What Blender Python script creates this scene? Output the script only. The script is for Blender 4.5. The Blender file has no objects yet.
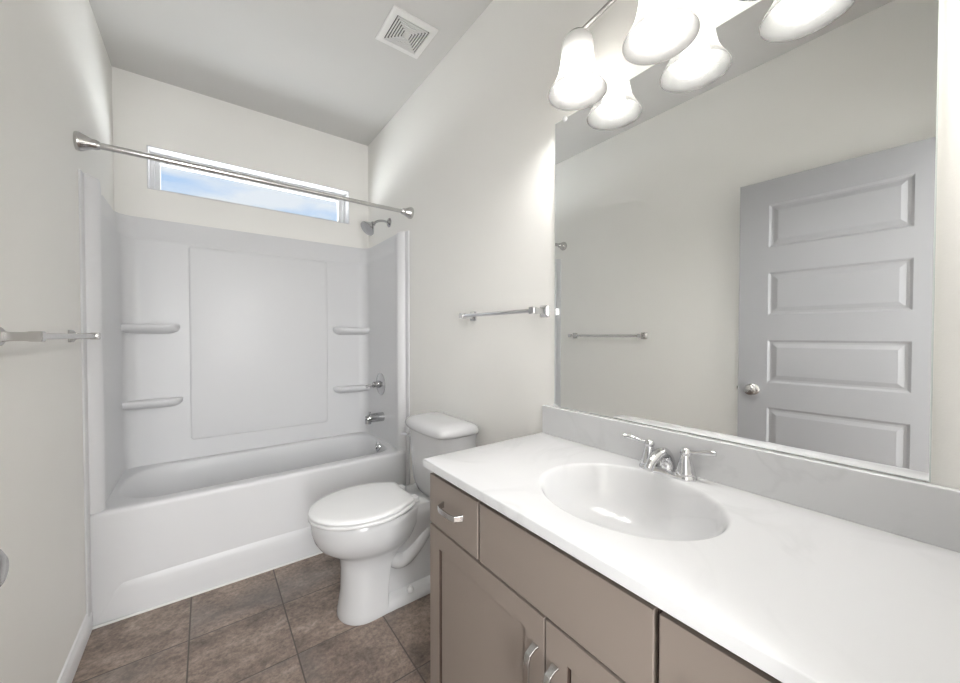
import bpy, bmesh, math, random
from mathutils import Vector, Matrix
R = math.radians
PI = math.pi
S = bpy.context.scene

# ------------------------------------------------------------ camera
W = 1.524            # room width (x), left wall x = 0, vanity wall x = W
YB = 3.068           # window wall
YN = 0.02            # doorway wall (camera stands in the doorway)
H = 2.865
cam = bpy.data.cameras.new('camera')
co = bpy.data.objects.new('camera', cam)
S.collection.objects.link(co)
co.location = (.425, .032, 1.291)
yaw, pitch = R(36.664), R(.961)
co.rotation_euler = (PI/2 - pitch, 0, -yaw)
cam.sensor_fit = 'HORIZONTAL'; cam.sensor_width = 36
cam.lens = 368.464*36/960
cam.clip_start = .01
S.camera = co

# ------------------------------------------------------------ light and exposure
BULB = 150.0         # vanity bulbs (surface brightness)
FILL_LAMP = 8.0          # fill lamp added in the hallway behind the camera
SKY = .77
GROUND_FILL = 15.0        # fill strength added below the horizon to light the ceiling
ar = bpy.data.lights.new('hall_area_fill', 'AREA'); ar.shape = 'RECTANGLE'; ar.size = .5; ar.size_y = 2.4   # fill light added in the hallway, shining in through the doorway
ar.energy = 51; ar.color = (.97, .985, 1)
ao = bpy.data.objects.new('hall_area_fill', ar); S.collection.objects.link(ao)
ao.location = (.34, -1.2, 1.5); ao.rotation_euler = (R(90), 0, 0)
S.view_settings.view_transform = 'Standard'
S.view_settings.look = 'None'
S.view_settings.gamma = 1
S.view_settings.use_curve_mapping = False
S.view_settings.exposure = 0.42
w = bpy.data.worlds.new('world'); S.world = w; w.use_nodes = True
nt = w.node_tree; nt.nodes.clear()
N = nt.nodes.new; LK = nt.links.new
tc = N('ShaderNodeTexCoord'); mp = N('ShaderNodeMapping'); mp.inputs['Scale'].default_value = (2.2, 2.2, 9)
mp.inputs['Location'].default_value = (.4, 0, .3)
cl = N('ShaderNodeTexNoise'); cl.inputs['Scale'].default_value = 1.6; cl.inputs['Detail'].default_value = 7
cr = N('ShaderNodeValToRGB'); cr.color_ramp.elements[0].position = .47; cr.color_ramp.elements[1].position = .60
sep = N('ShaderNodeSeparateXYZ')
gr = N('ShaderNodeValToRGB')
gr.color_ramp.elements[0].position = 0; gr.color_ramp.elements[0].color = (.80, .79, .77, 1)
ge = gr.color_ramp.elements.new(.01); ge.color = (.74, .84, .95, 1)
gr.color_ramp.elements[-1].position = .5; gr.color_ramp.elements[-1].color = (.36, .60, .98, 1)
mx = N('ShaderNodeMix'); mx.data_type = 'RGBA'; mx.inputs['B'].default_value = (.86, .90, .96, 1)
bg = N('ShaderNodeBackground')
gs = N('ShaderNodeMapRange'); gs.inputs['From Min'].default_value = -.02; gs.inputs['From Max'].default_value = -.15   # added fill glow below the horizon, far brighter than the sky
gs.inputs['To Min'].default_value = SKY; gs.inputs['To Max'].default_value = GROUND_FILL
ow = N('ShaderNodeOutputWorld')
LK(tc.outputs['Generated'], mp.inputs['Vector']); LK(mp.outputs[0], cl.inputs['Vector'])
LK(cl.outputs['Fac'], cr.inputs['Fac']); LK(tc.outputs['Generated'], sep.inputs[0]); LK(sep.outputs['Z'], gr.inputs['Fac'])
LK(gr.outputs[0], mx.inputs['A']); LK(cr.outputs[0], mx.inputs['Factor']); LK(mx.outputs['Result'], bg.inputs['Color'])
LK(sep.outputs['Z'], gs.inputs['Value']); LK(gs.outputs[0], bg.inputs['Strength'])
LK(bg.outputs[0], ow.inputs[0])

# ------------------------------------------------------------ materials
def srgb(r, g, b):
    f = lambda c: (c/255/12.92 if c/255 <= .04045 else ((c/255+.055)/1.055)**2.4)
    return (f(r), f(g), f(b), 1)
def mat(name, col, rough=.5, metal=0, bump=0, bscale=200, var=0, vscale=4, coat=0, spec=.5):
    m = bpy.data.materials.new(name); m.use_nodes = True
    t = m.node_tree; p = t.nodes['Principled BSDF']
    p.inputs['Base Color'].default_value = col; p.inputs['Roughness'].default_value = rough
    p.inputs['Metallic'].default_value = metal; p.inputs['Coat Weight'].default_value = coat
    p.inputs['Specular IOR Level'].default_value = spec
    c = t.nodes.new('ShaderNodeTexCoord')
    if var:
        n = t.nodes.new('ShaderNodeTexNoise'); n.inputs['Scale'].default_value = vscale; n.inputs['Detail'].default_value = 3
        x = t.nodes.new('ShaderNodeMix'); x.data_type = 'RGBA'
        x.inputs['A'].default_value = tuple(v*(1-var) for v in col[:3])+(1,)
        x.inputs['B'].default_value = tuple(min(1, v*(1+var)) for v in col[:3])+(1,)
        t.links.new(c.outputs['Object'], n.inputs['Vector']); t.links.new(n.outputs['Fac'], x.inputs['Factor'])
        t.links.new(x.outputs['Result'], p.inputs['Base Color'])
    if bump:
        n = t.nodes.new('ShaderNodeTexNoise'); n.inputs['Scale'].default_value = bscale; n.inputs['Detail'].default_value = 2
        b = t.nodes.new('ShaderNodeBump'); b.inputs['Strength'].default_value = bump; b.inputs['Distance'].default_value = .002
        t.links.new(c.outputs['Object'], n.inputs['Vector']); t.links.new(n.outputs['Fac'], b.inputs['Height'])
        t.links.new(b.outputs[0], p.inputs['Normal'])
    return m
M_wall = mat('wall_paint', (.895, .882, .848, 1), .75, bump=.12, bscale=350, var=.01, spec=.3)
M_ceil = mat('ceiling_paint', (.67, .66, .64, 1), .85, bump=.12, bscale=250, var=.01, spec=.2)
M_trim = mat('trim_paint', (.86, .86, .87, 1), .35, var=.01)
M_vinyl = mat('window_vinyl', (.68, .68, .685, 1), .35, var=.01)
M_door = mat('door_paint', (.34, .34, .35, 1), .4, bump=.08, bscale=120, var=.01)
M_acr = mat('white_acrylic', (.71, .71, .72, 1), .34, var=.01, spec=.32)
M_por = mat('white_porcelain', (.585, .585, .59, 1), .07, var=.01)
M_seat = mat('white_seat_plastic', (.80, .80, .80, 1), .22, var=.01)
M_caulk = mat('white_caulk', (.86, .86, .84, 1), .5, var=.02, vscale=40)
M_chr = mat('chrome', (.72, .72, .73, 1), .08, 1, var=.02)
M_chd = mat('darkened_chrome', (.50, .50, .51, 1), .12, 1, var=.03)  # chrome darkened in colour, in place of dark reflections
M_nik = mat('brushed_nickel', (.55, .54, .53, 1), .26, 1, var=.04, vscale=30)
M_rod = mat('rod_steel', (.62, .61, .60, 1), .22, 1, var=.03)
M_cab = mat('taupe_cabinet_paint', srgb(136, 125, 117), .42, var=.015, bump=.05, bscale=90)
M_cabdk = mat('cabinet_dark_brown', srgb(62, 48, 41), .6, var=.03)  # dark brown, paints shade into the gaps between fronts
M_mir = mat('mirror_silver', (.93, .94, .935, 1), .0, 1, var=.002)
M_medge = mat('mirror_edge', (.75, .80, .78, 1), .15, var=.02)
M_clip = mat('clear_plastic_clip', (.85, .86, .86, 1), .2, var=.02)
M_vent = mat('vent_plastic', (.82, .81, .79, 1), .5, var=.01)
M_dark = mat('dark_void', (.06, .06, .06, 1), .9, var=.1)
M_vdark = mat('vent_shadow_grille', (.10, .098, .095, 1), .9, var=.05)

def m_counter():
    m = bpy.data.materials.new('cultured_marble'); m.use_nodes = True
    t = m.node_tree; p = t.nodes['Principled BSDF']; p.inputs['Roughness'].default_value = .16
    c = t.nodes.new('ShaderNodeTexCoord')
    n = t.nodes.new('ShaderNodeTexNoise'); n.inputs['Scale'].default_value = 2.6; n.inputs['Detail'].default_value = 8; n.inputs['Distortion'].default_value = 1.6
    r = t.nodes.new('ShaderNodeValToRGB'); e = r.color_ramp.elements
    e[0].position = .46; e[0].color = (.645, .645, .65, 1)
    e[1].position = .54; e[1].color = (.645, .645, .65, 1)
    k = e.new(.50); k.color = (.605, .605, .61, 1)
    n2 = t.nodes.new('ShaderNodeTexNoise'); n2.inputs['Scale'].default_value = 3; n2.inputs['Detail'].default_value = 2
    r2 = t.nodes.new('ShaderNodeValToRGB'); r2.color_ramp.elements[0].position = .45; r2.color_ramp.elements[1].position = .62
    x = t.nodes.new('ShaderNodeMix'); x.data_type = 'RGBA'; x.inputs['A'].default_value = (.645, .645, .65, 1)
    for a in (n, n2): t.links.new(c.outputs['Object'], a.inputs['Vector'])
    t.links.new(n.outputs['Fac'], r.inputs['Fac']); t.links.new(n2.outputs['Fac'], r2.inputs['Fac'])
    t.links.new(r2.outputs[0], x.inputs['Factor']); t.links.new(r.outputs[0], x.inputs['B'])
    t.links.new(x.outputs['Result'], p.inputs['Base Color'])
    return m
M_ctr = m_counter()

def m_floor():
    m = bpy.data.materials.new('slate_look_tile'); m.use_nodes = True
    t = m.node_tree; p = t.nodes['Principled BSDF']; Nn = t.nodes.new; L = t.links.new
    TX, TY, OX, OY = .3555, .3475, 0.0, .2625-.3475
    c = Nn('ShaderNodeTexCoord'); s = Nn('ShaderNodeSeparateXYZ'); L(c.outputs['Object'], s.inputs[0])
    def mth(op, a, b=None):
        n = Nn('ShaderNodeMath'); n.operation = op
        for i, v in enumerate((a, b)):
            if v is None: continue
            if isinstance(v, (int, float)): n.inputs[i].default_value = v
            else: L(v, n.inputs[i])
        return n.outputs[0]
    ux = mth('DIVIDE', mth('SUBTRACT', s.outputs['X'], OX), TX); uy = mth('DIVIDE', mth('SUBTRACT', s.outputs['Y'], OY), TY)
    ix = mth('FLOOR', ux); iy = mth('FLOOR', uy)
    fx = mth('FRACT', ux); fy = mth('FRACT', uy)
    dx = mth('MULTIPLY', mth('MINIMUM', fx, mth('SUBTRACT', 1, fx)), TX)
    dy = mth('MULTIPLY', mth('MINIMUM', fy, mth('SUBTRACT', 1, fy)), TY)
    d = mth('MINIMUM', dx, dy)
    cell = Nn('ShaderNodeCombineXYZ'); L(ix, cell.inputs[0]); L(iy, cell.inputs[1]); cell.inputs[2].default_value = 5.3
    wn = Nn('ShaderNodeTexWhiteNoise'); wn.noise_dimensions = '3D'; L(cell.outputs[0], wn.inputs['Vector'])
    off = Nn('ShaderNodeVectorMath'); off.operation = 'MULTIPLY_ADD'; L(wn.outputs['Color'], off.inputs[0])
    off.inputs[1].default_value = (40, 40, 40); L(c.outputs['Object'], off.inputs[2])
    mpg = Nn('ShaderNodeMapping'); mpg.inputs['Rotation'].default_value = (0, 0, R(-28)); mpg.inputs['Scale'].default_value = (.9, 1.35, 1)
    L(off.outputs[0], mpg.inputs['Vector'])
    n1 = Nn('ShaderNodeTexNoise'); n1.inputs['Scale'].default_value = 5.5; n1.inputs['Detail'].default_value = 8; n1.inputs['Roughness'].default_value = .68; n1.inputs['Distortion'].default_value = .35
    L(mpg.outputs[0], n1.inputs['Vector'])
    r = Nn('ShaderNodeValToRGB'); e = r.color_ramp.elements
    e[0].position = .30; e[0].color = srgb(98, 86, 79)
    e[1].position = .72; e[1].color = srgb(178, 162, 150)
    k = e.new(.45); k.color = srgb(129, 114, 105)
    k = e.new(.58); k.color = srgb(150, 134, 123)
    L(n1.outputs['Fac'], r.inputs['Fac'])
    n2 = Nn('ShaderNodeTexNoise'); n2.inputs['Scale'].default_value = 60; n2.inputs['Detail'].default_value = 4; n2.inputs['Roughness'].default_value = .7
    L(off.outputs[0], n2.inputs['Vector'])
    r2 = Nn('ShaderNodeValToRGB'); r2.color_ramp.elements[0].position = .3; r2.color_ramp.elements[0].color = (.60, .60, .60, 1)
    r2.color_ramp.elements[1].position = .68; r2.color_ramp.elements[1].color = (1.38, 1.36, 1.34, 1); L(n2.outputs['Fac'], r2.inputs['Fac'])
    mm = Nn('ShaderNodeMix'); mm.data_type = 'RGBA'; mm.blend_type = 'MULTIPLY'; mm.inputs['Factor'].default_value = 1
    L(r.outputs[0], mm.inputs['A']); L(r2.outputs[0], mm.inputs['B'])
    # grey blue slate clouding on some tiles
    n3 = Nn('ShaderNodeTexNoise'); n3.inputs['Scale'].default_value = 2.4; n3.inputs['Detail'].default_value = 3; L(off.outputs[0], n3.inputs['Vector'])
    r3 = Nn('ShaderNodeValToRGB'); r3.color_ramp.elements[0].position = .52; r3.color_ramp.elements[1].position = .66
    r3.color_ramp.elements[1].color = (.55, .55, .55, 1); L(n3.outputs['Fac'], r3.inputs['Fac'])
    gg = Nn('ShaderNodeMix'); gg.data_type = 'RGBA'; gg.inputs['B'].default_value = srgb(116, 112, 110)
    L(r3.outputs[0], gg.inputs['Factor']); L(mm.outputs['Result'], gg.inputs['A'])
    # per tile brightness
    tb = Nn('ShaderNodeMapRange'); tb.inputs['To Min'].default_value = .82; tb.inputs['To Max'].default_value = 1.16; L(wn.outputs['Value'], tb.inputs['Value'])
    sc = Nn('ShaderNodeVectorMath'); sc.operation = 'SCALE'; L(gg.outputs['Result'], sc.inputs[0]); L(tb.outputs[0], sc.inputs['Scale'])
    gm = Nn('ShaderNodeMapRange'); gm.inputs['From Min'].default_value = .0016; gm.inputs['From Max'].default_value = .0036; L(d, gm.inputs['Value'])
    fin = Nn('ShaderNodeMix'); fin.data_type = 'RGBA'; fin.inputs['A'].default_value = srgb(84, 76, 71)
    L(gm.outputs[0], fin.inputs['Factor']); L(sc.outputs[0], fin.inputs['B']); L(fin.outputs['Result'], p.inputs['Base Color'])
    hb = mth('ADD', mth('MULTIPLY', n1.outputs['Fac'], .6), mth('ADD', mth('MULTIPLY', n2.outputs['Fac'], .25), mth('MULTIPLY', gm.outputs[0], .8)))
    b = Nn('ShaderNodeBump'); b.inputs['Strength'].default_value = .5; b.inputs['Distance'].default_value = .0025; L(hb, b.inputs['Height']); L(b.outputs[0], p.inputs['Normal'])
    p.inputs['Roughness'].default_value = .42
    return m
M_floor = m_floor()

def m_shade(name, c0, c1, tv):
    m = bpy.data.materials.new(name); m.use_nodes = True
    t = m.node_tree; t.nodes.clear(); Nn = t.nodes.new; L = t.links.new
    c = Nn('ShaderNodeTexCoord'); n = Nn('ShaderNodeTexNoise'); n.inputs['Scale'].default_value = 12; L(c.outputs['Object'], n.inputs['Vector'])
    r = Nn('ShaderNodeValToRGB'); r.color_ramp.elements[0].color = c0; r.color_ramp.elements[1].color = c1; L(n.outputs['Fac'], r.inputs['Fac'])
    tr = Nn('ShaderNodeBsdfTranslucent'); di = Nn('ShaderNodeBsdfDiffuse'); L(r.outputs[0], tr.inputs['Color']); L(r.outputs[0], di.inputs['Color'])
    gl = Nn('ShaderNodeBsdfGlossy'); gl.inputs['Roughness'].default_value = .25
    a = Nn('ShaderNodeMixShader'); a.inputs[0].default_value = .5; L(tr.outputs[0], a.inputs[1]); L(di.outputs[0], a.inputs[2])
    b = Nn('ShaderNodeMixShader'); b.inputs[0].default_value = .05; L(a.outputs[0], b.inputs[1]); L(gl.outputs[0], b.inputs[2])
    ts = Nn('ShaderNodeBsdfTransparent'); ts.inputs[0].default_value = (1, .99, .97, 1)
    e = Nn('ShaderNodeMixShader'); e.inputs[0].default_value = tv; L(b.outputs[0], e.inputs[1]); L(ts.outputs[0], e.inputs[2])
    o = Nn('ShaderNodeOutputMaterial'); L(e.outputs[0], o.inputs[0])
    return m
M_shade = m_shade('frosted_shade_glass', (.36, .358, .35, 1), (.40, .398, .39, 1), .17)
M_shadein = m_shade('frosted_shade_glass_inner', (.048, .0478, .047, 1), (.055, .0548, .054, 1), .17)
def m_emit(name, col, st):
    m = bpy.data.materials.new(name); m.use_nodes = True
    t = m.node_tree; t.nodes.clear(); e = t.nodes.new('ShaderNodeEmission'); e.inputs[0].default_value = col; e.inputs[1].default_value = st
    o = t.nodes.new('ShaderNodeOutputMaterial'); t.links.new(e.outputs[0], o.inputs[0]); return m
M_bulb = m_emit('lit_bulb', (1, .98, .95, 1), BULB)
M_fill = m_emit('lit_fill_lamp', (1, .975, .95, 1), FILL_LAMP)
def m_glass():
    m = bpy.data.materials.new('window_glass'); m.use_nodes = True
    t = m.node_tree; t.nodes.clear(); Nn = t.nodes.new; L = t.links.new
    a = Nn('ShaderNodeBsdfTransparent'); a.inputs[0].default_value = (.97, .985, .99, 1)
    g = Nn('ShaderNodeBsdfGlossy'); g.inputs['Roughness'].default_value = .0
    x = Nn('ShaderNodeMixShader'); x.inputs[0].default_value = .05
    o = Nn('ShaderNodeOutputMaterial'); L(a.outputs[0], x.inputs[1]); L(g.outputs[0], x.inputs[2]); L(x.outputs[0], o.inputs[0]); return m
M_glass = m_glass()

# ------------------------------------------------------------ helpers
def obj(name, bm, m, parent=None, smooth=True, ang=35, bevel=0, seg=3, recalc=True):
    if recalc: bmesh.ops.recalc_face_normals(bm, faces=bm.faces)
    me = bpy.data.meshes.new(name); bm.to_mesh(me); bm.free()
    me.materials.append(m)
    for p in me.polygons: p.use_smooth = smooth
    if smooth: me.set_sharp_from_angle(angle=R(ang))
    o = bpy.data.objects.new(name, me); S.collection.objects.link(o)
    if bevel:
        b = o.modifiers.new('bevel', 'BEVEL'); b.width = bevel; b.segments = seg; b.limit_method = 'ANGLE'; b.angle_limit = R(40); b.harden_normals = True
    if parent: o.parent = parent
    return o
def tag(o, label=None, cat=None, group=None, kind=None):
    if label: o['label'] = label
    if cat: o['category'] = cat
    if group: o['group'] = group
    if kind: o['kind'] = kind
    return o
def thing(name, label, cat, loc=(0, 0, 0), group=None, kind=None):
    o = bpy.data.objects.new(name, None); S.collection.objects.link(o); o.location = loc; o.empty_display_size = .1
    return tag(o, label, cat, group, kind)
def child(name, bm, m, parent, **k):
    """mesh given in world coordinates -> child of an Empty placed at its base"""
    bmesh.ops.translate(bm, verts=bm.verts, vec=-parent.matrix_basis.translation)
    return obj(name, bm, m, parent, **k)
def box(bm, a, b):
    x0, y0, z0 = a; x1, y1, z1 = b
    v = [bm.verts.new(p) for p in ((x0,y0,z0),(x1,y0,z0),(x1,y1,z0),(x0,y1,z0),(x0,y0,z1),(x1,y0,z1),(x1,y1,z1),(x0,y1,z1))]
    for f in ((0,3,2,1),(4,5,6,7),(0,1,5,4),(1,2,6,5),(2,3,7,6),(3,0,4,7)): bm.faces.new([v[i] for i in f])
    return bm
def bx(a, b): return box(bmesh.new(), a, b)
def frame_of(d):
    d = Vector(d).normalized(); u = d.orthogonal().normalized(); return d, u, d.cross(u)
def lathe(bm, prof, org, axis=(0, 0, 1), n=32, cap0=True, cap1=True, closed=False, sx=1, sy=1):
    """prof: (radius, height along axis)"""
    d = Vector(axis).normalized()
    u = Vector((1, 0, 0)) if abs(d.x) < .9 else Vector((0, 1, 0))
    u = (u - d*u.dot(d)).normalized(); v = d.cross(u); o = Vector(org); rings = []
    for r, h in prof:
        if r < 1e-6: rings.append([bm.verts.new(o+d*h)])
        else: rings.append([bm.verts.new(o+d*h+u*(r*sx*math.cos(2*PI*i/n))+v*(r*sy*math.sin(2*PI*i/n))) for i in range(n)])
    seq = list(zip(rings, rings[1:]))
    if closed: seq.append((rings[-1], rings[0]))
    for A, B in seq:
        for i in range(n):
            j = (i+1) % n
            if len(A) == 1 and len(B) == 1: continue
            if len(A) == 1: bm.faces.new((A[0], B[i], B[j]))
            elif len(B) == 1: bm.faces.new((A[i], A[j], B[0]))
            else: bm.faces.new((A[i], A[j], B[j], B[i]))
    if not closed:
        if cap0 and len(rings[0]) > 1: bm.faces.new(rings[0])
        if cap1 and len(rings[-1]) > 1: bm.faces.new(rings[-1])
    return bm
def spline(pts, k=8):
    P = [Vector(p) for p in pts]; P = [P[0]*2-P[1]]+P+[P[-1]*2-P[-2]]; out = []
    for i in range(1, len(P)-2):
        for j in range(k):
            t = j/k; a, b, c, d = P[i-1:i+3]
            out.append(.5*((2*b)+(c-a)*t+(2*a-5*b+4*c-d)*t*t+(3*b-a-3*c+d)*t**3))
    out.append(P[-2]); return out
def tube(bm, pts, rad, n=16, flat=1.0, up=None, caps=True):
    P = [Vector(p) for p in pts]; m_ = len(P); rad = rad if hasattr(rad, '__len__') else [rad]*m_
    if len(rad) != m_:
        rad = [rad[0]+(0) if len(rad) == 1 else (lambda q: rad[int(q)]*(1-(q-int(q)))+rad[min(int(q)+1, len(rad)-1)]*(q-int(q)))(i/(m_-1)*(len(rad)-1)) for i in range(m_)]
    prev = None; rings = []
    for i, p in enumerate(P):
        d = (P[min(i+1, m_-1)]-P[max(i-1, 0)]).normalized()
        u = Vector(up) if (prev is None and up) else (prev if prev is not None else d.orthogonal())
        u = (u-d*u.dot(d)).normalized(); prev = u; v = d.cross(u)
        rings.append([bm.verts.new(p+u*(rad[i]*math.cos(2*PI*k/n))+v*(rad[i]*flat*math.sin(2*PI*k/n))) for k in range(n)])
    for A, B in zip(rings, rings[1:]):
        for i in range(n): bm.faces.new((A[i], A[(i+1) % n], B[(i+1) % n], B[i]))
    if caps: bm.faces.new(rings[0]); bm.faces.new(rings[-1])
    return bm
def loft(bm, rings, cap0=True, cap1=True, closed=True):
    V = [[bm.verts.new(p) for p in r] for r in rings]; n = len(V[0])
    for A, B in zip(V, V[1:]):
        for i in range(n if closed else n-1): bm.faces.new((A[i], A[(i+1) % n], B[(i+1) % n], B[i]))
    if cap0: bm.faces.new(V[0])
    if cap1: bm.faces.new(V[-1])
    return V
def rrect(x0, x1, y0, y1, r, z, n=8):
    """rounded rectangle ring; r may be one radius or four (x0y0, x1y0, x1y1, x0y1)"""
    r = r if hasattr(r, '__len__') else [r]*4; o = []
    for (cx, cy, a0, q) in ((x0, y0, PI, r[0]), (x1, y0, 1.5*PI, r[1]), (x1, y1, 0, r[2]), (x0, y1, .5*PI, r[3])):
        px = cx+q if cx == x0 else cx-q; py = cy+q if cy == y0 else cy-q
        for i in range(n+1):
            a = a0+PI/2*i/n; o.append((px+q*math.cos(a), py+q*math.sin(a), z))
    return o
def struct(name, bm, m, parent=None, **k):
    o = obj(name, bm, m, parent, **k)
    if not parent: o['kind'] = 'structure'
    return o

# ------------------------------------------------------------ room shell
HY = -1.75           # far side of the hallway
struct('floor', bx((-.1, HY, -.05), (W+.1, YB+.35, 0)), M_floor, smooth=False)
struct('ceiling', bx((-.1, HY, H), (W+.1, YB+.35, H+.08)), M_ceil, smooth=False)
struct('wall_left', bx((-.1, HY, 0), (0, YB+.35, H)), M_wall, smooth=False)
struct('wall_right', bx((W, HY, 0), (W+.1, YB+.35, H)), M_wall, smooth=False)
WX0, WX1, WZ0, WZ1 = .147, 1.366, 2.189, 2.452
b = bmesh.new()
box(b, (0, YB, 0), (W, YB+.16, WZ0)); box(b, (0, YB, WZ1), (W, YB+.16, H)); box(b, (0, YB, WZ0), (WX0, YB+.16, WZ1)); box(b, (WX1, YB, WZ0), (W, YB+.16, WZ1))
struct('wall_back', b, M_wall, smooth=False)
DX0, DX1, DH = .07, .90, 2.15
b = bmesh.new()
box(b, (0, YN-.12, 0), (DX0-.02, YN, H)); box(b, (DX1+.02, YN-.12, 0), (W, YN, H)); box(b, (DX0-.02, YN-.12, DH+.02), (DX1+.02, YN, H))
struct('wall_front', b, M_wall, smooth=False)
struct('wall_hallway', bx((0, HY, 0), (W, HY+.1, H)), M_wall, smooth=False)
b = bmesh.new()
box(b, (DX0-.02, YN-.12, 0), (DX0, YN, DH)); box(b, (DX1, YN-.12, 0), (DX1+.02, YN, DH)); box(b, (DX0-.02, YN-.12, DH), (DX1+.02, YN, DH+.02))
struct('trim_1', b, M_trim, smooth=False)
# baseboards with a moulded top
def baseboard(name, along, c, s, a0, a1):
    prof = [(0, 0), (.013, 0), (.013, .062), (.011, .070), (.007, .078), (.006, .088), (0, .092)]
    rings = []
    for a in (a0, a1):
        rings.append([((c+s*p, a, z) if along == 'y' else (a, c+s*p, z)) for p, z in prof])
    b = bmesh.new(); loft(b, rings); return struct(name, b, M_trim, ang=25)
baseboard('baseboard_left', 'y', 0, 1, YN, 2.338)
baseboard('baseboard_right', 'y', W, -1, 1.075, 2.338)

# window set in the far wall
wn_ = thing('window_1', None, None, (.5*(WX0+WX1), YB+.13, WZ0), kind='structure')
b = bmesh.new(); t_ = .006
box(b, (WX0, YB-.004, WZ1-t_), (WX1, YB+.16, WZ1)); box(b, (WX0, YB-.004, WZ0), (WX1, YB+.16, WZ0+t_))
box(b, (WX0, YB-.004, WZ0+t_), (WX0+t_, YB+.16, WZ1-t_)); box(b, (WX1-t_, YB-.004, WZ0+t_), (WX1, YB+.16, WZ1-t_))
child('window_jamb', b, M_vinyl, wn_, smooth=False)
def winframe(x0, x1, z0, z1, wl, wb, y0, y1):
    b = bmesh.new()
    box(b, (x0, y0, z0), (x1, y1, z0+wb)); box(b, (x0, y0, z1-wl), (x1, y1, z1))
    box(b, (x0, y0, z0+wb), (x0+wl, y1, z1-wl)); box(b, (x1-wl, y0, z0+wb), (x1, y1, z1-wl)); return b
child('window_frame', winframe(WX0+t_, WX1-t_, WZ0+t_, WZ1-t_, .022, .010, YB+.085, YB+.155), M_vinyl, wn_, smooth=False)
child('window_sash', winframe(WX0+.028, WX1-.028, WZ0+.016, WZ1-.028, .026, .014, YB+.110, YB+.145), M_vinyl, wn_, smooth=False)
child('window_glass', bx((WX0+.05, YB+.128, WZ0+.026), (WX1-.05, YB+.132, WZ1-.05)), M_glass, wn_, smooth=False)

# door leaf, opened against the left wall, seen in the mirror
def panel_face(bm, w_, h_, panels, steps, f, mark=False):
    """flat face 0..w_ x 0..h_ with panel rectangles; steps = [(inset, depth)...]; f(a, z, d) -> point"""
    A = sorted({0, w_}|{p[0] for p in panels}|{p[1] for p in panels}); Z = sorted({0, h_}|{p[2] for p in panels}|{p[3] for p in panels})
    q = lambda a0, a1, z0, z1, d: [(a0, z0, d), (a1, z0, d), (a1, z1, d), (a0, z1, d)]
    mk = lambda L_: bm.faces.new([bm.verts.new(f(*p)) for p in L_])
    for i in range(len(A)-1):
        for j in range(len(Z)-1):
            am, zm = (A[i]+A[i+1])/2, (Z[j]+Z[j+1])/2
            if not any(p[0] < am < p[1] and p[2] < zm < p[3] for p in panels): mk(q(A[i], A[i+1], Z[j], Z[j+1], 0))
    for p in panels:
        prev = q(*p, 0)
        for ins, dep in steps:
            cur = q(p[0]+ins, p[1]-ins, p[2]+ins, p[3]-ins, dep)
            for k in range(4):
                fc = mk([prev[k], prev[(k+1) % 4], cur[(k+1) % 4], cur[k]])
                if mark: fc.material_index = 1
            prev = cur
        mk(prev)
def leaf_edges(bm, w_, h_, f0, f1):
    c = [(0, 0), (w_, 0), (w_, h_), (0, h_)]
    for k in range(4):
        a, b_ = c[k], c[(k+1) % 4]
        bm.faces.new([bm.verts.new(p) for p in (f0(*a, 0), f0(*b_, 0), f1(*b_, 0), f1(*a, 0))])
DW, DHT, DT = .80, 2.12, .035
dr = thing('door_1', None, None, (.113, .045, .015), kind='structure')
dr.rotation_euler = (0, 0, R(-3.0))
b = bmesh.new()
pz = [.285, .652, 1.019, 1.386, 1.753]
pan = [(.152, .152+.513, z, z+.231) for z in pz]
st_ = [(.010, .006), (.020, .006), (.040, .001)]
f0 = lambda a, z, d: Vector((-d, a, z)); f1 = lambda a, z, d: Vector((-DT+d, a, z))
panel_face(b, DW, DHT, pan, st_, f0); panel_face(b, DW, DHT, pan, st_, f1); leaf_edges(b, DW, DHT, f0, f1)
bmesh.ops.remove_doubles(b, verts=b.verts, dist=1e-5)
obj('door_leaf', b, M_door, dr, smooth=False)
kb = bmesh.new()
lathe(kb, [(.032, 0), (.032, .004), (.027, .008), (.013, .011), (.011, .032), (.016, .034), (.026, .040), (.029, .048), (.027, .056), (.018, .062), (0, .063)], (0, DW-.07, .975), (1, 0, 0))
obj('door_knob', kb, M_nik, dr)
kb = bmesh.new()
lathe(kb, [(.032, 0), (.032, .004), (.027, .008), (.013, .011), (.011, .026), (.024, .034), (.027, .042), (.018, .050), (0, .052)], (-DT, DW-.07, .975), (-1, 0, 0))
obj('door_knob', kb, M_nik, dr)
b = bmesh.new(); box(b, (-DT+.006, DW, .945), (-.006, DW+.0015, 1.005)); box(b, (-DT+.012, DW, .966), (-.012, DW+.009, .984))
obj('latch_plate', b, M_nik, dr, smooth=False)

# unseen fill lamp added on the hallway ceiling, behind the camera
hl = thing('added_fill_lamp', 'added round fill light on the hallway ceiling, out of view', 'fill lamp', (.62, -.85, H-.09))
b = lathe(bmesh.new(), [(.19, H-.025), (.19, H)], (.62, -.85, 0)); child('fill_lamp_base', b, M_nik, hl)
b = lathe(bmesh.new(), [(0, H-.09), (.08, H-.085), (.14, H-.065), (.175, H-.026)], (.62, -.85, 0)); child('fill_lamp_diffuser', b, M_fill, hl)

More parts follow.
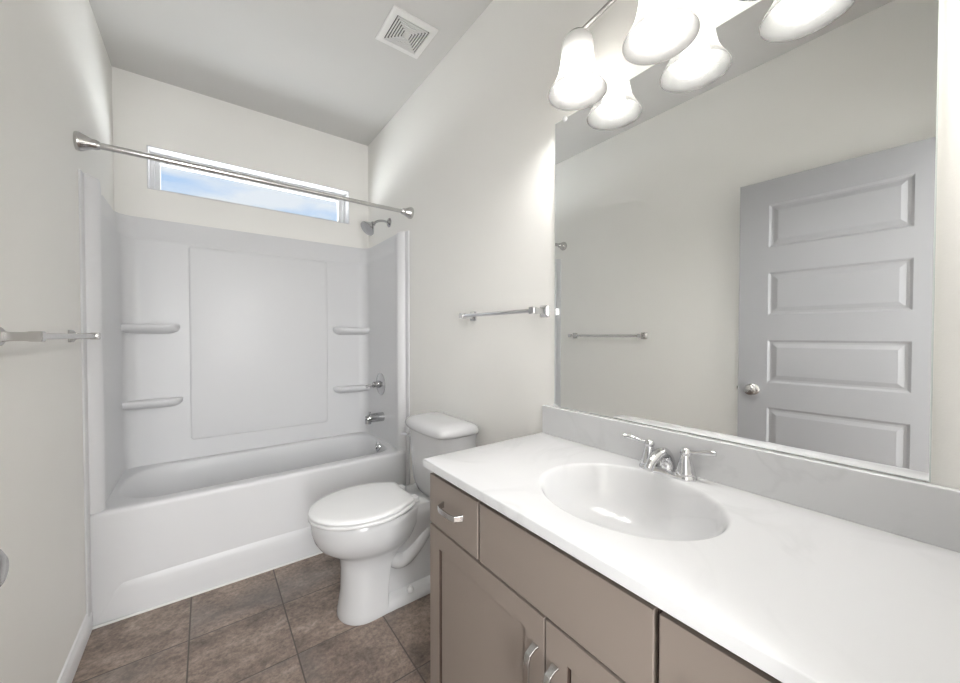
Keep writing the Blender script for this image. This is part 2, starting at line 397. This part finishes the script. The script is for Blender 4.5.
# ------------------------------------------------------------ bathtub
TY0, TY1, RZ = 2.345, 3.035, .500     # apron, back of rim, rim height
tub = thing('bathtub', 'white acrylic alcove bathtub with plain apron front, filling the far end', 'bathtub', (W/2, 2.69, 0))
b = bmesh.new()
x0, x1 = .004, W-.004
def tring(ix0, ix1, iy0, iy1, r, z): return rrect(x0+ix0, x1-ix1, TY0+iy0, TY1-iy1, r, z, 10)
rings = [
    tring(0, 0, 0, 0, .004, 0), tring(0, 0, 0, 0, .004, .012),
    tring(0, 0, .001, 0, .004, .47), tring(0, 0, 0, 0, .004, .482), tring(0, 0, .002, 0, .006, .492), tring(.004, .004, .008, .002, .008, .499), tring(.01, .01, .018, .006, .01, .501),
    tring(.055, .05, .070, .050, (.20, .13, .13, .20), .501),
    tring(.062, .056, .076, .056, (.20, .13, .13, .20), .498),
    tring(.070, .062, .083, .061, (.20, .13, .13, .20), .488),
    tring(.10, .072, .093, .068, (.20, .13, .13, .20), .44),
    tring(.15, .085, .105, .078, (.20, .13, .13, .20), .34),
    tring(.21, .10, .12, .09, (.19, .13, .13, .19), .22),
    tring(.28, .13, .14, .11, (.18, .12, .12, .18), .13),
    tring(.36, .18, .18, .15, (.15, .10, .10, .15), .095),
    tring(.50, .30, .28, .26, (.05, .05, .05, .05), .088)]
loft(b, rings)
child('tub_shell', b, M_acr, tub, ang=50)
# apron relief: raised skirt below a scooped line
b = bmesh.new(); n_ = 60; rw = []
def skirt_top(s):    # s 0..1 along x
    e = min(s, 1-s); k = min(1, e/.07); k = k*k*(3-2*k)
    return .02+.135*k+.012*math.sin(PI*s)
for j, (dy, f_) in enumerate(((0, None), (-.012, 0), (-.012, .6), (-.010, .86), (-.005, .97), (0.002, 1.04))):
    row = []
    for i in range(n_+1):
        s = i/n_; zt = skirt_top(s)
        e = min(s, 1-s); m_ = min(1, e/.16); m_ = m_*m_*(3-2*m_)
        z = 0 if (f_ is None or f_ == 0) else zt*f_
        row.append((x0+.004+(x1-x0-.008)*s, TY0+(dy*m_ if dy < 0 else dy)-(.0004 if dy < 0 else 0), z))
    rw.append(row)
loft(b, rw[1:], cap0=False, cap1=False, closed=False)
child('apron_skirt', b, M_acr, tub, ang=60)
b = bx((x0, TY0-.022, 0), (x1, TY0-.0145, .010)); child('caulk_bead', b, M_caulk, tub, bevel=.003)
# overflow plate with lever, on the drain end
OVX = W-.076
ov = lathe(bmesh.new(), [(.034, 0), (.037, .004), (.035, .009), (.026, .013), (0, .014)], (OVX-.002, 2.665, .466), (-1, 0, .22)); child('overflow_plate', ov, M_chd, tub)
ov = tube(bmesh.new(), [(OVX-.012, 2.665, .470), (OVX-.022, 2.665, .463), (OVX-.025, 2.665, .448)], [.006, .005, .004], up=(0, 1, 0)); child('overflow_lever', ov, M_chr, tub)
dn = lathe(bmesh.new(), [(.036, .0), (.036, .003), (.028, .004), (.020, .001), (0, .001)], (W-.34, 2.69, .089)); child('tub_drain', dn, M_chr, tub)

# ------------------------------------------------------------ shower surround
sur = thing('shower_surround', 'white moulded shower surround panels around the tub with corner shelves', 'shower surround', (W/2, 2.69, RZ))
SY0 = 2.298
def plan(d, rc=.075):
    """plan line from left front to right front, d = distance off the studs"""
    o = []; yb = YB-d; ys = 2.43
    o += [(d, ys+(yb-rc-ys)*i/10) for i in range(10)]
    o += [(d+rc-rc*math.cos(a), yb-rc+rc*math.sin(a)) for a in [PI/2*i/10 for i in range(11)]]
    o += [(d+rc+(W-2*d-2*rc)*i/24, yb) for i in range(1, 24)]
    o += [(W-d-rc+rc*math.sin(a), yb-rc+rc*math.cos(a)) for a in [PI/2*i/10 for i in range(11)]]
    o += [(W-d, yb-rc-(yb-rc-ys)*i/10) for i in range(1, 11)]
    return o
b = bmesh.new()
lev = [(.038, .490), (.036, .8), (.036, 1.3), (.036, 1.872), (.031, 1.875), (.031, 1.884), (.027, 1.892), (.016, 1.985), (.014, 1.998), (.010, 2.006), (.0, 2.008)]
rows = [[(x, y, z) for x, y in plan(d)] for d, z in lev]
# left side: top edge dips towards the front column
def dip(p):
    x, y, z = p
    if x < .2 and z > 1.88 and y < 2.68:
        k = (2.68-y)/(2.68-2.44); k = max(0, min(1, k)); return (x, y, 1.885+(z-1.885)*(1-k)+k*.004)
    return p
rows = [[dip(p) for p in r] for r in rows]
loft(b, rows, cap0=False, cap1=False, closed=False)
child('wall_panel', b, M_acr, sur, ang=40, recalc=True)
for sgn, wx in ((1, 0), (-1, W)):   # front columns with rounded nose
    P = lambda a, y: (wx+sgn*a, y)
    b = bmesh.new()
    loft(b, [[P(.0005, SY0)+(z,), P(.006, SY0)+(z,), P(.009, SY0+.004)+(z,), P(.009, TY0-.001)+(z,), P(.0005, TY0-.001)+(z,)] for z in (.002, 1.990)])
    child('front_flange', b, M_acr, sur, ang=40)
    y0_ = TY0+.001
    base = [P(.0005, y0_), P(.012, y0_), P(.026, y0_+.006), P(.040, y0_+.016), P(.050, y0_+.028), P(.054, y0_+.042), P(.052, y0_+.052), P(.044, y0_+.060), P(.040, y0_+.068),
            P(.040, y0_+.084), P(.043, y0_+.092), P(.041, y0_+.102), P(.034, y0_+.106), P(.0005, y0_+.106)]
    rr = []
    for z, k in ((RZ+.001, 1), (1.95, 1), (1.975, .95), (1.988, .85), (1.994, .6)):
        rr.append([(wx+(x-wx)*k, y, z) for x, y in base])
    b = bmesh.new(); loft(b, rr)
    child('front_column', b, M_acr, sur, ang=40)
# raised middle panel on the back
b = bmesh.new(); yb = YB-.036
def prect(x0_, x1_, z0_, z1_, r, y):
    return [(p[0], y, p[1]) for p in rrect(x0_, x1_, z0_, z1_, r, 0, 5)]
loft(b, [prect(.340, 1.186, .615, 1.862, .02, yb+.004), prect(.343, 1.183, .618, 1.859, .02, yb-.002), prect(.350, 1.176, .625, 1.852, .018, yb-.005), prect(.356, 1.170, .631, 1.846, .016, yb-.006)], cap0=False)
child('middle_panel', b, M_acr, sur, ang=60)
# ledge at foot of panel, above the rim
def shelf(xa, xb, z, side):
    """moulded shelf; side -1 = left corner, wraps onto the side wall"""
    b = bmesh.new(); yb_ = YB-.034
    def outl(k, zz, dep):
        o = []
        nn = 24
        for i in range(nn+1):   # front edge, free end rounded
            e = math.sin(PI/2*(i/nn if side < 0 else 1-i/nn)); e2 = e*(1-.22*(1-k)); s = e2 if side < 0 else 1-e2
            fe = 1 if e < .72 else math.sqrt(max(0, 1-((e-.72)/.28)**2.4))
            o.append((xa+(xb-xa)*s, yb_-.004-dep*fe*k, zz))
        return o+[(xb, yb_+.01, zz), (xa, yb_+.01, zz)]
    D = .078
    loft(b, [outl(.10, z-.056, D), outl(.42, z-.051, D), outl(.70, z-.043, D), outl(.88, z-.034, D), outl(.97, z-.024, D), outl(1, z-.014, D), outl(.985, z-.005, D), outl(.93, z, D)])
    return b
for (xa, xb, z, sd) in ((.030, .296, 1.358, -1), (.030, .306, .902, -1), (1.222, W-.030, 1.352, 1), (1.222, W-.030, .888, 1)):
    child('corner_shelf', shelf(xa, xb, z, sd), M_acr, sur, ang=50)
# ------------------------------------------------------------ shower fittings
sh = thing('wall_shower', 'chrome shower head on a bent arm above the surround, right wall', 'shower', (W, 2.63, 2.124))
b = lathe(bmesh.new(), [(.034, -.002), (.034, .003), (.028, .010), (.014, .016), (.011, .018)], (W-.001, 2.63, 2.124), (-1, 0, 0)); child('arm_flange', b, M_chd, sh)
arm = spline([(W-.01, 2.63, 2.124), (W-.05, 2.63, 2.128), (W-.09, 2.63, 2.118), (W-.125, 2.63, 2.092)], 6)
child('shower_arm', tube(bmesh.new(), arm, .0085), M_chd, sh)
b = lathe(bmesh.new(), [(.010, -.01), (.017, 0), (.017, .014), (.024, .022), (.046, .050), (.056, .066), (.055, .073), (.048, .076), (0, .073)], (W-.122, 2.63, 2.096), (-.72, -.12, -.68)); child('spray_head', b, M_chd, sh)

vl = thing('shower_valve', 'round chrome shower valve with a lever handle on the right tub wall', 'shower valve', (W-.036, 2.72, .921))
X_ = W-.036
b = lathe(bmesh.new(), [(.084, 0), (.084, .004), (.078, .008), (.050, .013), (.030, .016)], (X_, 2.72, .921), (-1, 0, 0), n=40); child('escutcheon', b, M_chd, vl)
b = lathe(bmesh.new(), [(.026, .010), (.026, .030), (.021, .040), (.021, .052), (.024, .058), (.020, .064), (0, .066)], (X_, 2.72, .921), (-1, 0, 0)); child('valve_hub', b, M_chd, vl)
child('valve_handle', tube(bmesh.new(), [(X_-.052, 2.72, .921), (X_-.075, 2.73, .915), (X_-.108, 2.745, .908)], [.010, .008, .010]), M_chd, vl)

sp = thing('tub_spout', 'chrome tub spout on the right wall just above the tub rim', 'tub spout', (W-.038, 2.68, .680))
b = tube(bmesh.new(), spline([(W-.034, 2.68, .682), (W-.08, 2.68, .682), (W-.135, 2.68, .680), (W-.160, 2.68, .672)], 6), [.034, .033, .031, .028], n=20, up=(0, 1, 0)); child('spout_body', b, M_chd, sp)
b = lathe(bmesh.new(), [(.022, 0), (.022, .032), (.018, .033), (.018, .004), (0, .004)], (W-.150, 2.68, .674), (0, 0, -1)); child('spout_nozzle', b, M_chd, sp)
b = lathe(bmesh.new(), [(.005, 0), (.005, .012), (.008, .014), (.008, .020), (0, .022)], (W-.138, 2.68, .708), (0, 0, 1), n=16); child('diverter_knob', b, M_chd, sp)

# ------------------------------------------------------------ curtain rod
cr_ = thing('shower_curtain_rod', 'steel shower curtain rod spanning the alcove below the ceiling', 'curtain rod', (W/2, 2.266, 2.097))
child('rod', tube(bmesh.new(), [(.03, 2.266, 2.097), (W*.5, 2.266, 2.097)], .0135), M_rod, cr_)
child('rod', tube(bmesh.new(), [(W*.5, 2.266, 2.097), (W-.03, 2.266, 2.097)], .0115), M_rod, cr_)
for s, x in ((1, 0), (-1, W)):
    b = lathe(bmesh.new(), [(.036, .0005), (.038, .006), (.037, .016), (.028, .034), (.021, .050), (.021, .060), (.019, .066), (.016, .072)], (x, 2.266, 2.097), (s, 0, 0)); child('end_cup', b, M_rod, cr_)

# ------------------------------------------------------------ towel bars
def towel_bar(label, wx, s, y0, y1, z, off, m):
    t = thing('towel_bar', label, 'towel bar', (wx, (y0+y1)/2, z))
    xb = wx+s*off
    child('bar', tube(bmesh.new(), [(xb, y0-.012, z), (xb, y1+.012, z)], .0085, n=20), m, t)
    for y in (y0, y1):
        b = bmesh.new()
        sq = lambda a, h: [(wx+s*h, y+p[0], z+p[1]) for p in rrect(-a, a, -a, a, a*.18, 0, 3)]
        loft(b, [sq(.024, .0005), sq(.024, .006), sq(.021, .010), sq(.0135, .016), sq(.0115, .024), sq(.0115, off-.014), sq(.0135, off-.010), sq(.0135, off+.012), sq(.011, off+.014)])
        child('post', b, m, t, ang=30)
    return t
towel_bar('chrome towel bar on the left wall in front of the tub', 0, 1, 1.497, 2.135, 1.288, .070, M_nik)
towel_bar('chrome towel bar on the right wall beside the mirror, above the toilet', W, -1, 1.068, 1.562, 1.388, .068, M_chr)

# ------------------------------------------------------------ ceiling vent
vt = thing('ceiling_vent', 'square white exhaust fan grille on the ceiling', 'vent', (1.28, 1.825, H))
cx_, cy_ = 1.281, 1.824
def sqr(a, z, bb=None): bb = bb or a; return [(cx_-a, cy_-bb, z), (cx_+a, cy_-bb, z), (cx_+a, cy_+bb, z), (cx_-a, cy_+bb, z)]
b = bmesh.new(); loft(b, [sqr(.121, H-.001), sqr(.121, H-.008), sqr(.114, H-.011), sqr(.092, H-.013), sqr(.089, H-.012), sqr(.089, H-.004)], cap0=False, cap1=False)
child('vent_frame', b, M_vent, vt, smooth=False)
b = bmesh.new(); b.faces.new([b.verts.new(p) for p in sqr(.090, H-.004)]); child('vent_recess', b, M_vdark, vt, smooth=False)
for k in range(6):
    a = .081-.0128*k; b = bmesh.new()
    loft(b, [sqr(a, H-.005), sqr(a+.001, H-.012), sqr(a-.0042, H-.013), sqr(a-.0048, H-.006)], cap0=False, cap1=False)
    child('louver_ring', b, M_vent, vt, smooth=False)
child('center_cap', bx((cx_-.010, cy_-.010, H-.014), (cx_+.010, cy_+.010, H-.004)), M_vent, vt, smooth=False)

# ------------------------------------------------------------ toilet
TC = 1.755
toi = thing('toilet', 'white two piece porcelain toilet with closed lid between tub and vanity', 'toilet', (1.15, TC, 0))
def egg(xf, xb, hw, z, back=.62, n=28, cy=TC, split=.55, pw=2.0):
    L_ = xb-xf; up = []
    for i in range(n+1):
        s = .5-.5*math.cos(PI*i/n)
        if s < split: w_ = hw*max(0, 1-((split-s)/split)**pw)**(1/pw)
        else:
            q = (s-split)/(1-split); w_ = hw*(1-(1-back)*q*q)
            if s > .96: w_ *= math.sqrt(max(0, 1-((s-.96)/.04)**2))*.12+.88
        up.append((xf+L_*s, w_))
    return [(x, cy-w_, z) for x, w_ in up]+[(x, cy+w_, z) for x, w_ in up[::-1][:-1]]
b = bmesh.new()
loft(b, [egg(.898, 1.10, .116, 0, .95), egg(.896, 1.10, .118, .006, .95), egg(.899, 1.10, .116, .03, .95), egg(.913, 1.105, .108, .12, .93), egg(.914, 1.12, .104, .22, .92),
         egg(.906, 1.16, .110, .272, .85), egg(.886, 1.19, .126, .294, .78), egg(.852, 1.215, .150, .316, .66), egg(.822, 1.235, .170, .342, .58), egg(.801, 1.25, .184, .376, .55), egg(.791, 1.26, .190, .410, .54),
         egg(.788, 1.265, .192, .440, .54), egg(.787, 1.27, .193, .462, .54), egg(.793, 1.27, .188, .470, .54), egg(.83, 1.26, .15, .471, .54)])
child('bowl', b, M_por, toi, ang=50)
# rear body and trapway
b = bmesh.new()
def rear(x0_, x1_, hw, z, r=.03): return rrect(x0_, x1_, TC-hw, TC+hw, r, z, 5)
loft(b, [rear(1.06, 1.40, .062, .03), rear(1.06, 1.40, .060, .12), rear(1.08, 1.42, .064, .22), rear(1.08, 1.45, .080, .30, .04), rear(1.12, 1.49, .105, .37, .04), rear(1.14, 1.505, .122, .415, .03), rear(1.14, 1.508, .125, .462, .03), rear(1.145, 1.503, .120, .470, .03)])
child('rear_deck', b, M_por, toi, ang=50)
for s in (-1, 1):
    b = bmesh.new()
    path = spline([(1.02, TC+s*.050, .36), (1.10, TC+s*.058, .255), (1.175, TC+s*.058, .195), (1.245, TC+s*.052, .220), (1.31, TC+s*.050, .29), (1.36, TC+s*.050, .36)], 7)
    tube(b, path, [.030, .036, .038, .038, .040, .040], n=20)
    child('trapway', b, M_por, toi, ang=60)
b = bmesh.new()
loft(b, [rear(1.03, 1.42, .112, 0, .03), rear(1.03, 1.42, .113, .012, .03), rear(1.03, 1.415, .108, .034, .03), rear(1.03, 1.405, .092, .044, .03), rear(1.04, 1.39, .05, .06, .03)])
child('foot', b, M_por, toi, ang=50)
for s in (-1, 1):
    b = lathe(bmesh.new(), [(.015, 0), (.016, .006), (.014, .016), (.008, .022), (0, .023)], (1.215, TC+s*.092, .042), n=20); child('bolt_cap', b, M_seat, toi)
b = bmesh.new()
loft(b, [egg(.80, 1.225, .180, .470, .6), egg(.80, 1.225, .180, .4745, .6), egg(.779, 1.232, .200, .4750, .6), egg(.776, 1.234, .203, .478, .6), egg(.776, 1.234, .203, .486, .6), egg(.781, 1.232, .198, .4895, .6), egg(.80, 1.225, .182, .490, .6)]); child('seat', b, M_seat, toi, ang=50)
b = bmesh.new()
loft(b, [egg(.80, 1.222, .180, .4902, .6), egg(.80, 1.222, .180, .4962, .6), egg(.777, 1.228, .198, .4966, .6), egg(.777, 1.228, .198, .503, .6), egg(.783, 1.225, .193, .5085, .6), egg(.80, 1.21, .175, .5115, .6), egg(.86, 1.17, .12, .5145, .6)]); child('lid', b, M_seat, toi, ang=50)
for s in (-1, 1):
    child('hinge', bx((1.230, TC+s*.075-.022, .471), (1.262, TC+s*.075+.022, .498)), M_seat, toi, bevel=.007)
# tank
TKY = TC-.055
def tankr(hw, xf, z, xb=1.508, bulge=.034, r=.03):
    o = []; n = 26
    for i in range(n+1):
        s = -1+2*i/n; q = abs(s); e = max(0, q-.80)/.20
        o.append((xf-bulge*(1-q**2.2)+.045*(1-math.sqrt(max(0, 1-e*e))), TKY+hw*s, z))
    return o+[(xb-.03, TKY+hw, z), (xb-.008, TKY+hw-.006, z), (xb, TKY+hw-.024, z), (xb, TKY-hw+.024, z), (xb-.008, TKY-hw+.006, z), (xb-.03, TKY-hw, z)]
b = bmesh.new()
loft(b, [tankr(.158, 1.355, .474), tankr(.168, 1.345, .482), tankr(.176, 1.335, .52), tankr(.188, 1.325, .66), tankr(.198, 1.318, .800)])
child('tank', b, M_por, toi, ang=40)
b = bmesh.new()
loft(b, [tankr(.203, 1.312, .801, 1.510), tankr(.210, 1.303, .806, 1.512), tankr(.212, 1.300, .818, 1.512), tankr(.210, 1.303, .832, 1.512), tankr(.201, 1.313, .845, 1.508), tankr(.182, 1.332, .854, 1.494), tankr(.160, 1.350, .858, 1.482, .03), tankr(.135, 1.370, .860, 1.475, .025)])
child('tank_lid', b, M_por, toi, ang=50)
b = bmesh.new(); lathe(b, [(.013, 0), (.013, .010), (.008, .014), (.007, .024)], (1.315, TKY+.140, .760), (-1, 0, 0), n=18); tube(b, [(1.287, TKY+.135, .760), (1.285, TKY+.165, .758), (1.284, TKY+.195, .754)], [.006, .007, .008])
child('flush_lever', b, M_chr, toi)

# ------------------------------------------------------------ vanity cabinet
FX = .990; CY1 = 1.056
van = thing('vanity_cabinet', 'taupe painted vanity cabinet with shaker doors and drawers under white counter', 'vanity cabinet', (1.25, .54, 0))
b = bmesh.new()
box(b, (FX+.019, .021, .10), (W-.002, .037, .876)); box(b, (FX+.019, CY1-.016, .10), (W-.002, CY1, .876)); box(b, (FX+.019, .038, .10), (W-.002, CY1-.017, .116)); box(b, (W-.012, .038, .117), (W-.002, CY1-.017, .876))
child('carcass', b, M_cab, van, smooth=False)
child('toe_kick', bx((FX+.075, .022, 0), (W-.002, CY1-.004, .0995)), M_cabdk, van, smooth=False)
# face frame behind the fronts, coloured dark for shade in the gaps
child('face_frame', bx((FX+.0165, .021, .102), (FX+.0188, CY1, .876)), M_cabdk, van, smooth=False)
def front(name, y0, y1, z0, z1, m, shaker=None, parent=van):
    b = bmesh.new(); w_, h_ = y1-y0, z1-z0
    g0 = lambda a, z, d: Vector((FX+d, y0+a, z0+z)); g1 = lambda a, z, d: Vector((FX+.0163-d, y0+a, z0+z))
    pn = [(shaker, w_-shaker, shaker, h_-shaker)] if shaker else []
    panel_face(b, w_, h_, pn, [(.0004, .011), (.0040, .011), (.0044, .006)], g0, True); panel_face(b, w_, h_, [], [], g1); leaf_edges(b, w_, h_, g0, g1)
    bmesh.ops.remove_doubles(b, verts=b.verts, dist=1e-5)
    o = child(name, b, m, parent, bevel=.0008, seg=2)
    if shaker: o.data.materials.append(M_cabdk)  # groove walls around the panel take the dark brown
    return o
def pull(p, vertical, L_=.115, par=None, parloc=None):
    """flat arched bar pull, centre p on the front face, projecting towards -x"""
    b = bmesh.new(); h = L_/2; d = .027
    pts = [(-h, 0), (-h+.003, .010), (-h+.010, d*.86), (-h+.022, d), (-h*.4, d+.001), (0, d+.002), (h*.4, d+.001), (h-.022, d), (h-.010, d*.86), (h-.003, .010), (h, 0)]
    P3 = [Vector((p[0]-o, p[1]+(0 if vertical else a), p[2]+(a if vertical else 0))) for a, o in pts]
    wv = Vector((0, 1, 0)) if vertical else Vector((0, 0, 1))
    rings = []
    for i, q in enumerate(P3):
        dd = (P3[min(i+1, len(P3)-1)]-P3[max(i-1, 0)]).normalized(); nn = dd.cross(wv).normalized()
        wd = .0075 if 0 < i < len(P3)-1 else .0095
        rings.append([q+wv*wd+nn*.003, q-wv*wd+nn*.003, q-wv*wd-nn*.003, q+wv*wd-nn*.003])
    loft(b, rings)
    bmesh.ops.translate(b, verts=b.verts, vec=-van.location)
    return obj('handle', b, M_nik, par, bevel=.0012, seg=2)
f = front('drawer_front', .803, CY1, .703, .855, M_cab); pull((FX, .921, .786), False, .104, f)
front('false_front', .331, .793, .703, .855, M_cab)
f = front('drawer_front', .078, .321, .703, .855, M_cab); pull((FX, .20, .776), False, .115, f)
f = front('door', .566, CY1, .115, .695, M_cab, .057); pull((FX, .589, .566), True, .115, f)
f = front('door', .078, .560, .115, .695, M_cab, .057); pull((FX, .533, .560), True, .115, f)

# countertop with integral oval basin
CZ = .902; CX0, CX1, CYA, CYB = .972, W-.002, .022, 1.067
top = thing('countertop', 'white cultured marble vanity top with integral oval basin and backsplash', 'countertop', (1.25, .54, .877))
bcx, bcy, ax, ay = 1.251, .545, .188, .219
ang_ = [2*PI*i/120 for i in range(120)]
for (xx, yy) in ((CX0, CYA), (CX1, CYA), (CX1, CYB), (CX0, CYB)):
    a = math.atan2(yy-bcy, xx-bcx) % (2*PI); k = min(range(len(ang_)), key=lambda i: abs(ang_[i]-a)); ang_[k] = a
def rect_pt(a, g=0):
    c, s = math.cos(a), math.sin(a); t = 1e9
    if c > 1e-9: t = min(t, (CX1-g-bcx)/c)
    if c < -1e-9: t = min(t, (CX0+g-bcx)/c)
    if s > 1e-9: t = min(t, (CYB-g-bcy)/s)
    if s < -1e-9: t = min(t, (CYA+g-bcy)/s)
    return (bcx+c*t, bcy+s*t)
def ell(a, k):
    # same polar angle on an ellipse
    c, s = math.cos(a), math.sin(a); r = 1/math.sqrt((c/ax)**2+(s/ay)**2)*k
    return (bcx+c*r, bcy+s*r)
rings = []
for k, z in ((.12, CZ-.140), (.30, CZ-.138), (.50, CZ-.130), (.66, CZ-.115), (.78, CZ-.092), (.87, CZ-.062), (.925, CZ-.036), (.955, CZ-.020), (.975, CZ-.011), (.99, CZ-.0055), (1.005, CZ-.0022), (1.02, CZ-.0005), (1.035, CZ)):
    rings.append([ell(a, k)+(z,) for a in ang_])
e1 = rings[-1]
o1 = [rect_pt(a, .003)+(CZ,) for a in ang_]
rings.append([tuple(e1[i][j]*.5+o1[i][j]*.5 for j in range(3)) for i in range(len(ang_))])
rings.append(o1)
rings.append([rect_pt(a, .0008)+(CZ-.0008,) for a in ang_]); rings.append([rect_pt(a, 0)+(CZ-.003,) for a in ang_]); rings.append([rect_pt(a, 0)+(.8775,) for a in ang_])
b = bmesh.new(); loft(b, rings, cap0=True, cap1=False)
child('basin_slab', b, M_ctr, top, ang=60)
# underside ring closes the slab to its real thickness
b = bmesh.new()
V = [[b.verts.new(rect_pt(a, .001)+(.8776,)) for a in ang_], [b.verts.new(ell(a, 1.05)+(.8776,)) for a in ang_]]
for i in range(len(ang_)): b.faces.new((V[0][i], V[0][(i+1) % len(ang_)], V[1][(i+1) % len(ang_)], V[1][i]))
child('slab_underside', b, M_ctr, top, smooth=False)
b = lathe(bmesh.new(), [(.024, 0), (.024, .003), (.018, .004), (.014, .001), (0, .001)], (bcx, bcy, CZ-.1405)); child('sink_drain', b, M_chr, top)
child('backsplash', bx((W-.021, .0225, CZ-.001), (W-.002, CYB-.003, 1.0115)), M_ctr, top, bevel=.003)

# ------------------------------------------------------------ faucet
FY, FXX = .549, 1.470
fa = thing('faucet', 'chrome two handle centerset faucet behind the sink basin', 'faucet', (FXX, FY, CZ))
def stad(hx, hy, z, dx=0): 
    return rrect(FXX-hx+dx, FXX+hx+dx, FY-hy, FY+hy, hx*.98, z, 8)
b = bmesh.new(); loft(b, [stad(.027, .079, CZ), stad(.027, .079, CZ+.006), stad(.024, .076, CZ+.012), stad(.020, .072, CZ+.015)]); child('base_plate', b, M_chr, fa, ang=30)
b = bmesh.new()
sp_ = spline([(FXX+.004, FY, CZ+.010), (FXX+.002, FY, CZ+.036), (FXX-.016, FY, CZ+.058), (FXX-.050, FY, CZ+.060), (FXX-.085, FY, CZ+.046), (FXX-.100, FY, CZ+.030)], 7)
tube(b, sp_, [.022, .019, .0165, .0145, .0125, .0115], n=20, up=(0, 1, 0)); child('spout', b, M_chr, fa, ang=60)
b = lathe(bmesh.new(), [(.003, 0), (.003, .030), (.006, .033), (.006, .040), (0, .043)], (FXX+.018, FY, CZ+.012), n=12); child('lift_rod', b, M_chr, fa)
for s in (-1, 1):
    y = FY+s*.051
    hd = lathe(bmesh.new(), [(.0245, .012), (.0245, .018), (.022, .024), (.020, .036), (.0155, .052), (.012, .064), (.0145, .068), (.0145, .073), (.011, .079), (.006, .083), (0, .084)], (FXX, y, CZ), n=28)
    hb = child('handle_body', hd, M_chr, fa)
    dx, dy = (-.35, .93) if s > 0 else (.10, -.99)
    b = bmesh.new()
    tube(b, [(FXX, y, CZ+.071), (FXX+dx*.025, y+dy*.025, CZ+.075), (FXX+dx*.05, y+dy*.05, CZ+.081), (FXX+dx*.072, y+dy*.072, CZ+.083)], [.006, .0055, .0075, .0065], n=14)
    child('handle_lever', b, M_chr, fa, ang=60)

# ------------------------------------------------------------ mirror
mr = thing('wall_mirror', 'large frameless wall mirror above the vanity backsplash', 'mirror', (W, .547, 1.021))
MY0, MY1, MZ0, MZ1 = .0785, 1.013, 1.0140, 2.108
b = bx((W-.0055, MY0, MZ0), (W-.0005, MY1, MZ1)); child('mirror_edge', b, M_medge, mr, smooth=False)
b = bmesh.new(); b.faces.new([b.verts.new(p) for p in ((W-.0058, MY0+.002, MZ0+.002), (W-.0058, MY0+.002, MZ1-.002), (W-.0058, MY1-.002, MZ1-.002), (W-.0058, MY1-.002, MZ0+.002))])
child('mirror_glass', b, M_mir, mr, smooth=False)
for y, z in ((.965, MZ1), (.13, MZ1)):
    b = lathe(bmesh.new(), [(.009, 0), (.009, .004), (.006, .006), (0, .007)], (W-.006, y, z-.002), (-1, 0, 0), n=20)
    box(b, (W-.0085, y-.005, z-.012), (W-.006, y+.005, z+.004)); child('mirror_clip', b, M_clip, mr, ang=40)
child('mirror_clip', bx((W-.009, MY1-.018, MZ0-.001), (W-.006, MY1+.004, MZ0+.007)), M_clip, mr, bevel=.001)

# ------------------------------------------------------------ vanity light
LY = [.826, .551, .290]; LXc = 1.415; LZ = 2.087
lt = thing('vanity_light', 'three lamp vanity light with frosted bell shades above the mirror', 'light fixture', (W, .556, 2.37))
pr = lambda a, bb, r, x: [(x, .556+p[0], 2.375+p[1]) for p in rrect(-a, a, -bb, bb, r, 0, 8)]
b = bmesh.new(); loft(b, [pr(.11, .055, .05, W-.0005), pr(.11, .055, .05, W-.012), pr(.10, .046, .042, W-.020), pr(.06, .02, .018, W-.024)]); child('back_plate', b, M_nik, lt, ang=40)
for i, y in enumerate(LY):
    dy = .556-y; s = 0 if abs(dy) < .01 else (1 if dy > 0 else -1)
    if s: path = [(LXc+.008, y+s*-.010, 2.280), (LXc+.014, y+s*.010, 2.295), (LXc+.030, y+s*.045, 2.317), (LXc+.046, y+s*.105, 2.343), (LXc+.062, y+s*.17, 2.366), (W-.02, y+s*.215, 2.375)]
    else: path = [(LXc, y, 2.280), (LXc-.004, y, 2.32), (LXc+.02, y, 2.366), (LXc+.06, y, 2.382), (W-.02, y, 2.378)]
    child('arm', tube(bmesh.new(), spline(path, 8), .0075, n=16), M_nik, lt)
    b = lathe(bmesh.new(), [(.010, 2.290), (.016, 2.284), (.034, 2.276), (.036, 2.268), (.030, 2.262), (.022, 2.262), (.022, 2.235), (.018, 2.205), (0, 2.205)], (LXc, y, 0)); child('socket_cup', b, M_nik, lt, ang=40)
    prof = [(.036, 2.272), (.046, 2.262), (.050, 2.245), (.052, 2.210), (.056, 2.178), (.063, 2.147), (.075, 2.120), (.088, 2.099), (.0945, LZ+.002)]
    inner = [(r-.003, z-.001) for r, z in prof[::-1]]
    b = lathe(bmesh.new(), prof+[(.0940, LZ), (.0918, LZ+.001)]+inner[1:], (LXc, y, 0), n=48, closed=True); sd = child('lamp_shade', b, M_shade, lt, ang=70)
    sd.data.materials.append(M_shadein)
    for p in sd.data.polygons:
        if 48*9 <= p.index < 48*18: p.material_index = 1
    b = lathe(bmesh.new(), [(.014, 2.212), (.016, 2.197), (.026, 2.176), (.036, 2.156), (.040, 2.134), (.036, 2.113), (.026, 2.100), (.012, 2.094), (0, 2.093)], (LXc, y, 0), n=28); child('bulb', b, M_bulb, lt)
